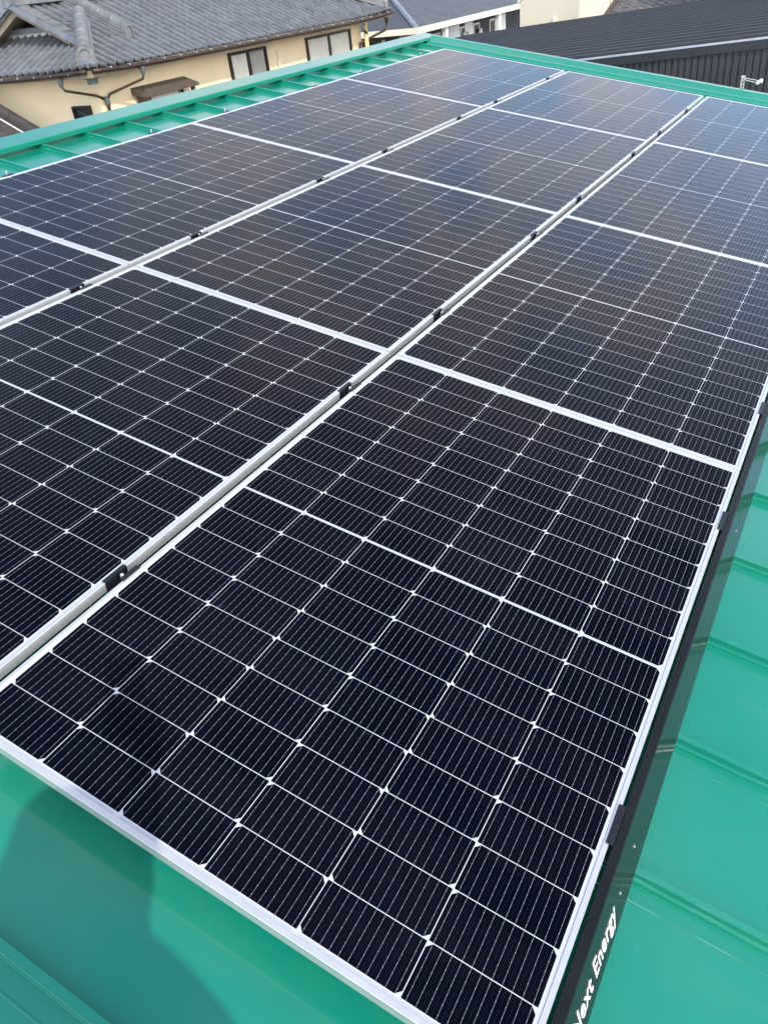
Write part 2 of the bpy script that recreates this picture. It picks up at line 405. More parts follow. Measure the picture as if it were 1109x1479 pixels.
# ------------------------------------------------------------------ black edge cover with lettering
FX0, FZ0, FX1, FZ1 = .0245, -.0020, .0650, -.0985
def edge_cover():
    t = thing('edge_cover', RW(0, 0, 0), 'long glossy black edge cover with white lettering along the lowest panels', 'edge cover', None, ROT)
    pr = [(.0065, -.030), (.0065, -.0034), (.0082, -.0018), (.0225, -.0014), (FX0, FZ0), (FX1, FZ1), (FX1 - .0014, FZ1 - .0004), (FX0 - .0010, FZ0 - .0016), (.0084, -.0036), (.0080, -.030)]
    for i, (a, b_) in enumerate(((0.004, 1.7048), (1.7066, 3.4118), (3.4136, 5.1188), (5.1206, 6.82))):
        part('cover_sheet', B().loft([[(x, y, z) for x, z in pr] for y in (a, (a + b_) / 2, b_)], closed=True, caps=True), BLACKP, t, world=False)
    # lettering: reads along +y, letter tops towards the panels
    cu = bpy.data.curves.new('lettering', 'FONT'); cu.body = 'Next Energy'; cu.size = .0565; cu.offset = .0009; cu.extrude = .0004
    cu.space_character = 1.06
    tmp = bpy.data.objects.new('lettering_curve', cu); COL.objects.link(tmp)
    dg = bpy.context.evaluated_depsgraph_get(); me = bpy.data.meshes.new_from_object(tmp.evaluated_get(dg))
    bpy.data.objects.remove(tmp)
    upv = Vector((FX0 - FX1, 0, FZ0 - FZ1)).normalized(); nrm = Vector((0, 1, 0)).cross(upv)
    if nrm.x < 0: nrm = -nrm
    xs = [v.co.x for v in me.vertices]; k = (LET1 - LET0) / (max(xs) - min(xs)); ky = LCAP / max(v.co.y for v in me.vertices)
    org = Vector((FX0, 0, FZ0)) - upv * LBASE + nrm * .0009
    for v in me.vertices:
        p = v.co.copy(); v.co = org + Vector((0, LET0 + (p.x - min(xs)) * k, 0)) + upv * (p.y * ky) + nrm * p.z
    me.materials.clear(); me.materials.append(LETTER)
    o = bpy.data.objects.new('lettering', me); COL.objects.link(o); o.parent = t
    for y, d in ((.369, .0560), (.461, .0500), (1.485, .050), (2.06, .05)):
        c = Vector((FX0, y, FZ0)) - upv * d
        b = B().tube([c - nrm * .001, c + nrm * .0010, c + nrm * .0016, c + nrm * .0030], [.0036, .0036, .0026, .0014], 12)
        part('screw', b, SCREW, t, world=False, smooth=False)
LET0, LET1, LBASE, LCAP = .125, .338, .0735, .0405
edge_cover()

# ------------------------------------------------------------------ tiled house across the ridge
def wall_mat(name, col):
    g = G(name); o = g.obj()
    f = g.ramp(g.noise(g.map(o, (1, 1, .25)), 1.3, 6, .62), .3, .7)
    c = g.mix(f, c4(tuple(k * .9 for k in col)), c4(tuple(min(1, k * 1.05) for k in col)))
    g.l.new(g.mix(g.mul(g.ramp(g.noise(g.map(o, (3, 3, .2)), 2.5, 5), .58, .8), .12), c, (.30, .25, .18, 1)), g.b.inputs['Base Color'])
    g.b.inputs['Roughness'].default_value = .85; g.bump(g.noise(o, 120, 4), .35, .006)
    return g.m
def tile_mat(name, lo, hi):
    g = G(name); u = g.uv(); o = g.obj()
    fl = g.n.new('ShaderNodeVectorMath'); fl.operation = 'FLOOR'; g.l.new(u, fl.inputs[0])
    t = g.white(fl.outputs[0])
    st = g.ramp(g.noise(o, 7, 6, .65), .3, .7)
    c = g.mix(g.m_('ADD', g.mul(t, .45), g.mul(st, .55)), c4(lo), c4(hi))
    c = g.mix(g.mul(g.ramp(g.noise(o, 1.1, 6, .7), .55, .75), .30), c, (.12, .115, .10, 1))
    g.l.new(c, g.b.inputs['Base Color']); g.b.inputs['Roughness'].default_value = .42; g.b.inputs['Specular IOR Level'].default_value = .55
    g.bump(g.noise(o, 55, 4), .25, .006)
    return g.m
TILE = tile_mat('grey_clay_tile', (.100, .108, .122), (.205, .220, .248))
RTILE = mat('grey_ridge_tile', (.16, .165, .175), .45, 0, .3, 7, .3, 30)
WALL = wall_mat('beige_stucco', (.92, .75, .50))
BROWN = mat('dark_brown_copper', (.055, .032, .022), .40, .3, .35, 9)
VERD = mat('weathered_copper_green', (.105, .135, .115), .7, 0, .3, 12)
WOOD = mat('weathered_brown_wood', (.10, .075, .055), .75, 0, .3, 12, .3, 40)
SASH = mat('bronze_window_sash', (.035, .028, .024), .4, .4, .2, 20)
BARGE = mat('pale_brown_barge_board', (.30, .24, .17), .7, 0, .2, 10)
VOID = mat('dark_louvre', (.012, .012, .014), .8)
def glass_mat(name, col=(.02, .025, .03), rough=.04):
    g = G(name); o = g.obj()
    g.b.inputs['Base Color'].default_value = c4(col); g.b.inputs['Roughness'].default_value = rough
    g.b.inputs['Specular IOR Level'].default_value = .9; g.bump(g.noise(o, 1.5, 1), .05, .05)
    return g.m
PANE = glass_mat('window_glass')
def clear_mat(name):
    g = G(name); g.b.inputs['Base Color'].default_value = (.9, .93, .93, 1); g.b.inputs['Roughness'].default_value = .03
    g.b.inputs['Transmission Weight'].default_value = 1.0; g.b.inputs['IOR'].default_value = 1.02
    g.b.inputs['Specular IOR Level'].default_value = .9
    return g.m
CLEAR = clear_mat('clear_window_glass')
CURT = mat('white_curtain', (.76, .72, .63), .9, 0, .08, 4)
NETC = mat('grey_net_curtain', (.42, .40, .37), .9, 0, .1, 6)

TW, TH = .190, .172
def tile_field(b, fn, na, nb, keep, tw=TW, th=TH, sub=12):
    """fn(a, u, h): a metres along the eave, u metres up the slope, h metres off the slope."""
    if b.uv is None: b.uv = []
    ts = (0, .04, .12, .30, .50, .64, .72, .79, .85, .90, .94, .97, 1.0) if sub > 4 else (0, .25, .62, .84, 1.0)
    prof = (-.045, -.030, 0, .003, .004, .007, .016, .029, .034, .030, .012, -.030, -.045) if sub > 4 else (-.014, .002, .006, .034, -.014)
    ts = tuple(1 - q for q in reversed(ts)); prof = tuple(reversed(prof)); sub = len(ts) - 1
    for i in range(na):
        for j in range(nb):
            if not keep((i + .5) * tw, (j + .5) * th): continue
            jt = random.uniform(-.004, .004); jh = random.uniform(-.003, .004)
            k = len(b.v)
            rows = ((j * th - .012 + jt, -.022 + jh), (j * th - .012 + jt, .012 + jh), ((j + 1) * th, .002 + jh))
            for u, h in rows:
                for q in range(sub + 1):
                    b.v.append(tuple(fn((i + ts[q]) * tw, u, h + prof[q])))
            for r in range(2):
                for q in range(sub):
                    a = k + r * (sub + 1) + q
                    b.f.append((a, a + 1, a + sub + 2, a + sub + 1))
                    b.uv += [(i + .5, j + .5)] * 4
    return b
def ridge_tube(b, p, q, w_, h_, n=9):
    """stacked ridge: straight sides with a round top, from p to q (points on the roof surface)."""
    p, q = Vector(p), Vector(q); d = (q - p); side = d.cross(Vector((0, 0, 1))).normalized(); upv = side.cross(d).normalized()
    prof = [(-w_ * 1.25, 0), (-w_ * 1.25, h_ * .22), (-w_ * 1.05, h_ * .26), (-w_ * 1.05, h_ * .45), (-w_, h_ * .5)]
    prof += [(-w_ * math.cos(math.pi * i / n), h_ * .5 + h_ * .5 * math.sin(math.pi * i / n)) for i in range(1, n)]
    prof += [(w_, h_ * .5), (w_ * 1.05, h_ * .45), (w_ * 1.05, h_ * .26), (w_ * 1.25, h_ * .22), (w_ * 1.25, 0)]
    m = max(2, int(d.length / .28)); rows = []
    for i in range(m + 1):
        for e in ((0, 1.0), (1, 1.05)):
            t = min(1, max(0, (i + (.0 if e[0] else -.04)) / m)); rows.append([p + d * t + side * (x * e[1]) + upv * (z * e[1]) for x, z in prof])
    return b.loft(rows, closed=True, caps=True)
def oni(name, at, d, w_, h_, parent):
    """ornamental ridge end tile: arched plate with an arched rim and dark centre, facing d."""
    d = Vector(d); d.z = 0; d.normalize(); side = d.cross(Vector((0, 0, 1))); at = Vector(at); U = Vector((0, 0, 1))
    def arch(w2, h2, z0): return [(-w2, z0)] + [(-w2 * math.cos(math.pi * i / 10), z0 + h2 * .45 + (h2 * .55) * math.sin(math.pi * i / 10)) for i in range(11)] + [(w2, z0)]
    o = part(name, B().prism([at + side * x + U * z for x, z in arch(w_, h_, -.05)], d * .06), RTILE, parent)
    b = B(); ring = arch(w_ * .78, h_ * .82, 0); inn = arch(w_ * .56, h_ * .66, 0)
    n = len(ring); vs = []
    for off in (.0605, .085):
        vs += [at + side * x + U * z + d * off for x, z in ring] + [at + side * x + U * z + d * off for x, z in inn]
    fs = []
    for i in range(n - 1):
        fs += [(2 * n + i, 2 * n + i + 1, 3 * n + i + 1, 3 * n + i), (i, i + 1, 2 * n + i + 1, 2 * n + i), (n + i, 3 * n + i, 3 * n + i + 1, n + i + 1)]
    b.add(vs, fs); part('rim', b, RTILE, o)
    return o
EX, EY0, EY1, EZ, SLP = -10.70, 9.27, 19.00, 6.53, .45
RXH = -12.80
def corner_lift(a0, y): return .06 * math.exp(-abs(y - EY0) / .9) + .07 * math.exp(-abs(EY1 - y) / .8)
CS = 1 / math.hypot(1, SLP)
def main_pt(a, u, h): # a along +y from EY0, u up slope
    y = EY0 + a; x = EX - u * CS
    return (x + h * SLP * CS, y, EZ + u * CS * SLP + h * CS + corner_lift(0, y) * max(0, 1 - u / 1.5))
def back_pt(a, u, h):
    y = EY0 + a; x = 2 * RXH - EX + u * CS
    return (x - h * SLP * CS, y, EZ + u * CS * SLP + h * CS)
def skirt_pt(a, u, h): # a along -x from EX, u up the slope towards +y
    x = EX - a; y = EY0 + u * CS
    return (x, y - h * SLP * CS, EZ + u * CS * SLP + h * CS + .06 * math.exp(-a / .9) * max(0, 1 - u / 1.2))
def far_pt(a, u, h):
    x = EX - a; y = EY1 - u * CS
    return (x, y + h * SLP * CS, EZ + u * CS * SLP + h * CS)
def window(parent, y0, y1, z0, z1, x, curtains):
    o = part('window', B().box(x, x + .05, y0, y0 + .05, z0, z1).box(x, x + .05, y1 - .05, y1, z0, z1).box(x, x + .05, y0 + .05, y1 - .05, z1 - .05, z1)
             .box(x, x + .07, y0 - .02, y1 + .02, z0 - .04, z0), SASH, parent)
    ym = (y0 + y1) / 2
    b = B().box(x + .012, x + .042, ym - .035, ym + .035, z0, z1 - .05)
    part('mullion', b, SASH, o)
    part('curtain', _curtain(x + .004, y0 + .06, ym - .04, z0, z1 - .06), curtains[0], o, smooth=True)
    part('curtain', _curtain(x + .004, ym + .04, y1 - .06, z0, z1 - .06), curtains[1], o, smooth=True)
    part('pane', B().add([(x + .026, y0 + .05, z0), (x + .026, ym - .035, z0), (x + .026, ym - .035, z1 - .05), (x + .026, y0 + .05, z1 - .05)], [(0, 1, 2, 3)]), CLEAR, o)
    part('pane', B().add([(x + .036, ym + .035, z0), (x + .036, y1 - .05, z0), (x + .036, y1 - .05, z1 - .05), (x + .036, ym + .035, z1 - .05)], [(0, 1, 2, 3)]), CLEAR, o)
    return o
def _curtain(x, y0, y1, z0, z1):
    n = 40; rows = []
    for z in (z0, z1):
        rows.append([(x + .006 * math.sin(i * 1.9 + math.sin(i * .7)), y0 + (y1 - y0) * i / n, z) for i in range(n + 1)])
    return B().loft(rows)
def tiled_house():
    t = thing('tiled_house', (-12.8, 14.2, 0), 'beige two storey house with grey clay tile roof and brown copper gutters', 'house')
    wx, wy0, wy1 = -11.12, 9.71, 18.13; wx2 = 2 * RXH - wx
    b = B().box(wx2, wx, wy0, wy1, 0, 6.50)
    part('wall', b, WALL, t)
    # gable wall above the skirt roof
    gy = 10.42; zz = EZ + (gy - EY0) * SLP
    # main roof
    ulen = (EX - RXH) / CS; nb = int(ulen / TH) + 1; na = int((EY1 - EY0) / TW) + 1
    def keep_main(a, u):
        r = u * CS; y = EY0 + a
        return y > min(EY0 + r - .05, 9.90) and y < EY1 - r + .10
    roof = part('roof', tile_field(B(), main_pt, na, nb, keep_main), TILE, t, fix=False, smooth=False)
    b = tile_field(B(), skirt_pt, int((EX * 2 - 2 * RXH) / TW) + 1, 9, lambda a, u: u * CS < a + .05 and u * CS < (2 * (EX - RXH) - a) + .05)
    part('skirt_roof', b, TILE, t, fix=False)
    b = tile_field(B(), back_pt, na, nb, keep_main, sub=4)
    b2 = tile_field(b, far_pt, int((EX * 2 - 2 * RXH) / TW) + 1, nb, lambda a, u: u * CS < a + .05 and u * CS < (2 * (EX - RXH) - a) + .05, sub=4)
    part('rear_roof', b2, TILE, t, fix=False)
    # soffit boards close the roof from below
    E2 = 2 * RXH - EX
    b = B(); b.add([(EX - .02, EY0 + .02, EZ - .05), (EX - .02, EY1 - .02, EZ - .05), (E2 + .02, EY1 - .02, EZ - .05), (E2 + .02, EY0 + .02, EZ - .05), (RXH, 9.95, EZ + (EX - RXH) * SLP - .05), (RXH, 16.95, EZ + (EX - RXH) * SLP - .05),
            (EX - .72, 9.95, EZ + .70 * SLP - .05), (E2 + .72, 9.95, EZ + .70 * SLP - .05)],
          [(0, 1, 5, 4, 6), (1, 2, 5), (2, 3, 7, 4, 5), (0, 3, 2, 1)])
    part('soffit', b, BARGE, t, fix=False)
    part('added_eave_board', B().box(EX - .05, EX - .012, EY0 + .03, EY1 - .03, EZ - .115, EZ - .02).box(E2 + .03, EX - .05, EY0 + .012, EY0 + .05, EZ - .115, EZ - .02), BARGE, t)  # boards added to stop sun leaking between tiles and gutter
    # gable: recessed louvre, moulded base, barge boards
    hw = EX - RXH - (gy - EY0) + .10; top = EZ + (EX - RXH) * SLP - .06
    b = B().prism([(RXH - hw, gy, zz - .12), (RXH + hw, gy, zz - .12), (RXH, gy, top)], (0, .06, 0))
    part('gable_louvre', b, VOID, t)
    b = B()
    n = 34
    for i in range(n):
        x = RXH - hw + (i + .5) * 2 * hw / n
        b.box(x - hw / n * .98, x + hw / n * .98, gy - .20, gy - .10, zz + .015, zz + .095 + .004 * (i % 2))
    part('gable_ledge', b, RTILE, t)
    b = B(); pts = []
    for i in range(n * 2 + 1):
        x = RXH - hw + i * hw / n; pts.append((x, gy - .105, zz - .035 - .022 * abs(math.sin(i * math.pi / 2 * .5 * 2))))
    poly = pts + [(RXH + hw, gy - .105, zz + .02), (RXH - hw, gy - .105, zz + .02)]
    part('plaster_band', B().prism(poly, (0, .03, 0)), WHITEP, t)
    b = B(); gz = lambda x: EZ + (EX - RXH - abs(x - RXH)) * SLP
    for s_ in (1, -1):
        xo = RXH + s_ * (EX - RXH - .62)
        b.prism([(RXH, 9.93, gz(RXH) - .02), (xo, 9.93, gz(xo) - .02), (xo, 9.93, gz(xo) - .13), (RXH, 9.93, gz(RXH) - .14)], (0, .04, 0))
    part('barge_board', b, BARGE, t)
    # verge tiles along the gable
    b = B()
    for s_ in (1, -1):
        nseg = 7; x0 = RXH; x1 = RXH + s_ * (EX - RXH - .60)
        for i in range(nseg):
            a = x0 + (x1 - x0) * i / nseg; c = x0 + (x1 - x0) * (i + 1.06) / nseg
            b.prism([(a, 9.88, gz(a) + .045), (c, 9.88, gz(c) + .075), (c, 9.88, gz(c) - .035), (a, 9.88, gz(a) - .05)], (0, .20, 0))
    part('verge_tiles', b, RTILE, t)
    # ridges
    b = B(); ridge_tube(b, (RXH, 9.86, EZ + (EX - RXH) * SLP), (RXH, 16.95, EZ + (EX - RXH) * SLP), .13, .36)
    part('ridge', b, RTILE, t)
    def mp_(y, r, h=0.0): return Vector((EX - r, y, EZ + r * SLP + h))
    rp_ = part('descending_ridge', ridge_tube(B(), mp_(10.95, .72, .02), mp_(10.95, EX - RXH, .02), .085, .19), RTILE, t)
    oni('ridge_end_tile', mp_(10.95, .72, .0), (1, 0, 0), .13, .23, t)
    part('descending_ridge', ridge_tube(B(), mp_(17.42, .80, .02), mp_(17.42, EX - RXH - .5, .02), .085, .19), RTILE, t)
    oni('ridge_end_tile', mp_(17.42, .80, .0), (1, 0, 0), .13, .23, t)
    part('hip_ridge', ridge_tube(B(), (EX - .16, EY0 + .16, EZ + .16 * SLP + .03), (EX - 1.20, EY0 + 1.20, EZ + 1.20 * SLP + .06), .105, .24), RTILE, t)
    oni('ridge_end_tile', (EX - .15, EY0 + .15, EZ + .10), (1, -1, 0), .15, .27, t)
    part('hip_ridge', ridge_tube(B(), (EX - .16, EY1 - .16, EZ + .16 * SLP + .03), (RXH + .1, EY1 - (EX - RXH) + .1, EZ + (EX - RXH) * SLP + .02), .105, .24), RTILE, t)
    oni('ridge_end_tile', (EX - .15, EY1 - .15, EZ + .10), (1, 1, 0), .15, .27, t)
    # corner pieces under the two hips
    b = B().box(EX - .22, EX - .06, EY0 + .06, EY0 + .22, EZ - .13, EZ - .02); b.box(EX - .20, EX - .08, EY0 + .08, EY0 + .20, EZ - .21, EZ - .13)
    part('corner_bracket', b, VERD, t)
    # gutters with their hangers
    gx = EX + .035; gzv = EZ - .075
    def gl(y): return corner_lift(0, y) * .9
    ys = [EY0 + .05 + i * (EY1 - EY0 - .1) / 40 for i in range(41)]
    b = B().tube([(gx, y, gzv + gl(y)) for y in ys], .036, 10)
    part('gutter', b, BROWN, t, smooth=True)
    for i in range(1, 24):
        y = EY0 + i * .41
        part('gutter_hanger', B().box(gx - .040, gx + .041, y - .006, y + .006, gzv + gl(y) + .02, gzv + gl(y) + .042), ZINC, t)
    b = B().tube([(EX - .05 - i * .105, EY0 - .035, gzv + .055 * math.exp(-i * .105 / .9)) for i in range(39)], .036, 10)
    part('gutter', b, BROWN, t, smooth=True)
    for i in range(1, 10):
        part('gutter_hanger', B().box(EX - i * .41 - .01, EX - i * .41 - .002, EY0 - .075, EY0 + .005, gzv + .02, gzv + .042), ZINC, t)
    b = B(); b.tube([(EX - .1, EY1 + .035, gzv + .05), (EX - .6, EY1 + .035, gzv + .03), (EX - 4.0, EY1 + .035, gzv)], .048, 10)
    part('gutter', b, BROWN, t, smooth=True)
    # rain heads and the forked downpipe at the near corner
    hk = ((.022, -.075), (.033, -.01), (.037, .045))
    def head(c, m): part('rain_head', B().loft([[(c[0] + k * a, c[1] + k * q, c[2] + z) for a, q in ((-1, -1), (1, -1), (1, 1), (-1, 1))] for k, z in hk], closed=True, caps=True), m, t)
    head((gx, 10.36, gzv - .06), VERD); head((EX - .68, EY0 - .035, gzv - .06), VERD); head((gx, 18.62, gzv - .07), BROWN)
    b = B(); px_, py_ = wx + .06, 9.80
    b.tube([(gx, 10.36, gzv - .13), (gx - .03, 10.35, gzv - .19), (px_ + .05, py_ + .05, gzv - .33), (px_, py_, gzv - .40)], .021, 10)
    b.tube([(EX - .68, EY0 - .035, gzv - .13), (EX - .67, EY0, gzv - .19), (wx - .02, wy0 - .06, gzv - .32), (px_, py_, gzv - .40)], .021, 10)
    b.tube([(px_, py_, gzv - .39), (px_, py_, 2.6), (px_, py_, .1)], .024, 10)
    part('downpipe', b, BROWN, t, smooth=True)
    part('pipe_joint', B().tube([(px_, py_, gzv - .50), (px_, py_, gzv - .40), (px_, py_, gzv - .36)], [.034, .042, .035], 10), VERD, t, smooth=True)
    b = B().tube([(gx, 18.62, gzv - .15), (gx - .05, 18.59, gzv - .28), (wx + .06, 17.98, gzv - .46), (wx + .05, 17.96, gzv - .54), (wx + .05, 18.00, 3.0), (wx + .05, 18.00, .1)], .030, 10)
    part('downpipe', b, BROWN, t, smooth=True)
    # windows on the long wall
    window(t, 15.77, 17.60, 5.05, 6.325, wx + .003, (CURT, CURT))
    window(t, 13.11, 14.31, 5.05, 6.335, wx + .003, (CURT, NETC))
    b = B().tube([(wx + .02, 14.68, 6.20), (wx + .05, 14.68, 6.18), (wx + .05, 14.69, 5.7), (wx + .04, 14.70, 5.2)], .014, 8)
    part('vent_pipe', b, WHITEP, t, smooth=True)
    # boxed bay window with a wooden hood
    bo = part('bay_window', B().box(wx + .002, wx + .30, 10.503, 11.703, 4.8, 5.15), WOOD, t)
    b = B(); b.prism([(wx + .002, 10.424, 6.13), (wx + .34, 10.424, 6.02), (wx + .34, 10.424, 5.975), (wx + .002, 10.424, 6.02)], (0, 1.36, 0))
    part('hood', b, WOOD, bo)
    b = B()
    for y in (10.503, 11.270, 11.644): b.box(wx + .24, wx + .30, y, y + .06, 5.15, 6.02)
    b.box(wx + .002, wx + .24, 10.523, 10.73, 5.15, 6.02)
    part('post_frame', b, WOOD, bo)
    part('shutter', B().box(wx + .255, wx + .275, 10.562, 11.270, 5.15, 5.97), mat('grey_brown_board', (.52, .48, .41), .7), bo)
    part('pane', B().box(wx + .05, wx + .06, 11.329, 11.644, 5.15, 5.97), PANE, bo)
    # small window on the end wall
    o = part('window', B().box(-11.79, -11.76, 9.64, 9.708, 5.60, 5.99).box(-11.41, -11.38, 9.64, 9.708, 5.60, 5.99).box(-11.76, -11.41, 9.64, 9.708, 5.95, 5.99).box(-11.76, -11.41, 9.64, 9.708, 5.56, 5.60), SASH, t)
    part('pane', B().box(-11.76, -11.41, 9.685, 9.70, 5.60, 5.95), PANE, o)
    part('lower_sash', B().box(-11.76, -11.41, 9.67, 9.684, 5.76, 5.785), SASH, o)
    # lower roof in front of the end wall
    A = Vector((-14.2, 9.2, 6.57)); D_ = Vector((-10.8, 9.2, 4.99)); n_ = Vector((0, -4.6, 0))
    lo = part('lower_roof', B().prism([A, D_, D_ + n_, A + n_], (0, 0, -.10)), mat('brown_grey_lower_roof', (.05, .044, .040), .65, 0, .25, 5, .4, 50), t)
    b = B(); ridge_tube(b, A + Vector((0, -.03, .0)), D_ + Vector((0, -.03, .0)), .085, .11); part('verge_ridge', b, mat('brown_grey_ridge', (.055, .048, .044), .6, 0, .25, 8), lo)
    part('mortar_line', B().tube([A + Vector((0, -.23, .012)), A.lerp(D_, .4) + Vector((0, -.24, .02)), A.lerp(D_, .7) + Vector((0, -.22, .016)), D_ + Vector((0, -.23, .012))], .014, 6), WHITEP, lo)
    b = B(); d_ = (D_ - A)
    for i in range(24):
        p = A + d_ * (i / 24) + Vector((0, -.3, .001)); q = p + d_ * (.9 / 24)
        b.prism([p, q, q + Vector((0, -4.2, 0)), p + Vector((0, -4.2, 0))], (0, 0, .022))
    part('tile_rows', b, mat('brown_grey_rows', (.062, .055, .050), .65, 0, .3, 7, .4, 50), lo)
    return t
tiled_house()

def guard_pole():
    t = thing('striped_guard_pole', (-10.95, 18.08, 0), 'yellow and black striped pole at the far corner of the beige house', 'pole')
    g = G('yellow_black_stripes'); o = g.obj(); x, y, z = g.sep(o)
    ang = g.m_('ARCTAN2', y, x)
    st = g.gt(g.m_('FLOORED_MODULO', g.m_('ADD', g.m_('MULTIPLY', z, 4.2), g.m_('DIVIDE', ang, 2 * math.pi)), 1.0), .74)
    lowz = g.gt(z, 6.08)
    g.l.new(g.mix(g.mul(st, lowz), (.78, .66, .28, 1), (.04, .04, .035, 1)), g.b.inputs['Base Color']); g.b.inputs['Roughness'].default_value = .5
    c = Vector((-10.95, 18.08, 0))
    part('sleeve', B().tube([c, c + Vector((0, 0, 6.36))], .050, 14), g.m, t, smooth=True)
    part('cap', B().tube([c + Vector((0, 0, 6.36)), c + Vector((0, 0, 6.41)), c + Vector((0, 0, 6.44))], [.054, .050, .02], 14), WHITEP, t, smooth=True)
guard_pole()

# ------------------------------------------------------------------ dark low-pitched metal building
def dark_building():
    y0, y1, x0, x1 = 9.50, 18.10, -8.3, 16.0; k = .052
    zt = lambda x: 6.255 + k * (x + 2.986)
    t = thing('dark_metal_building', (3.5, 13.8, 0), 'long charcoal building with ribbed low pitched metal roof and ribbed siding', 'building')
    RM = mat('charcoal_ribbed_roof', (.026, .030, .038), .5, 0, .18, 1.2, spec=.45)
    SM = mat('charcoal_ribbed_siding', (.040, .044, .050), .5, 0, .12, 2)
    prof = []; p = .40; y = y0 + .02
    while y < y1 - p:
        prof += [(y, 0), (y + .20, 0), (y + .235, .060), (y + .285, .060), (y + .32, 0)]; y += p
    prof.append((y1, 0))
    b = B().loft([[(x, yy, zt(x) + h - .045) for yy, h in prof] for x in (x0, 0, 8, x1)])
    part('roof', b, RM, t, fix=False)
    b = B(); b.prism([(x0, y0 - .03, zt(x0) + .0), (x1, y0 - .03, zt(x1)), (x1, y0 - .03, zt(x1) - .015), (x0, y0 - .03, zt(x0) - .015)], (0, .06, 0))
    part('edge_flashing', b, mat('pale_steel_flashing', (.50, .53, .58), .4, .4), t)
    b = B(); b.prism([(x0, y0 - .025, zt(x0) - .017), (x1, y0 - .025, zt(x1) - .017), (x1, y0 - .025, zt(x1) - .10), (x0, y0 - .025, zt(x0) - .10)], (0, .05, 0))
    part('fascia', b, RM, t)
    prof = []; x = x0; q = .068
    while x < x1:
        prof += [(x, .0), (x + q * .70, .0), (x + q * .78, .014), (x + q * .92, .014)]; x += q
    part('wall', B().loft([[(xx, y0 + d, 0) for xx, d in prof], [(xx, y0 + d, zt(xx) - .09) for xx, d in prof]]), SM, t, fix=False)
    b = B().add([(x0, y0 + .02, 0), (x0, y1, 0), (x0, y1, zt(x0) - .05), (x0, y0 + .02, zt(x0) - .05), (x1, y0 + .02, 0), (x1, y1, 0), (x1, y1, zt(x1) - .05), (x1, y0 + .02, zt(x1) - .05)],
               [(0, 1, 2, 3), (4, 5, 6, 7), (1, 5, 6, 2)])
    part('end_walls', b, SM, t)
    return t
dark_building()

# ------------------------------------------------------------------ bracket on the verge
def bracket():
    c = Vector((-1.001, 7.80, 0)); t = thing('service_bracket', (c.x, c.y, 5.6), 'galvanised bracket post with two rods and a white insulator behind the verge', 'bracket')
    x, y, z = c.x, c.y, 6.232
    b = B().box(x - .015, x + .015, y - .003, y + .003, 5.6, z).box(x - .015, x - .012, y - .018, y - .003, 5.6, z).box(x + .012, x + .015, y - .018, y - .003, 5.6, z)
    part('post', b, ZINC, t)
    b = B()
    for k in range(4): b.tube([(x, y - .0035, z - .022 - k * .03), (x, y - .0045, z - .022 - k * .03)], .006, 10)
    part('bolt_holes', b, VOID, t)
    e = Vector((x + .135, y - .03, z - .050))
    b = B().tube([(x + .01, y - .02, z - .016), e + Vector((0, 0, .008))], .0035, 8).tube([(x + .01, y - .02, z - .030), e + Vector((-.01, 0, -.010))], .0035, 8).tube([(x - .01, y - .02, z - .016), (x + .03, y - .02, z - .020)], .004, 8)
    part('rods', b, ZINC, t)
    part('insulator', B().tube([e + Vector((-.012, 0, -.022)), e + Vector((-.012, 0, -.012)), e + Vector((-.008, 0, -.005)), e + Vector((0, 0, 0)), e + Vector((.008, 0, .005)), e + Vector((.024, 0, .006)), e + Vector((.028, 0, .006))],
         [.010, .016, .016, .011, .018, .018, .011], 14), WHITEP, t, smooth=True)
bracket()

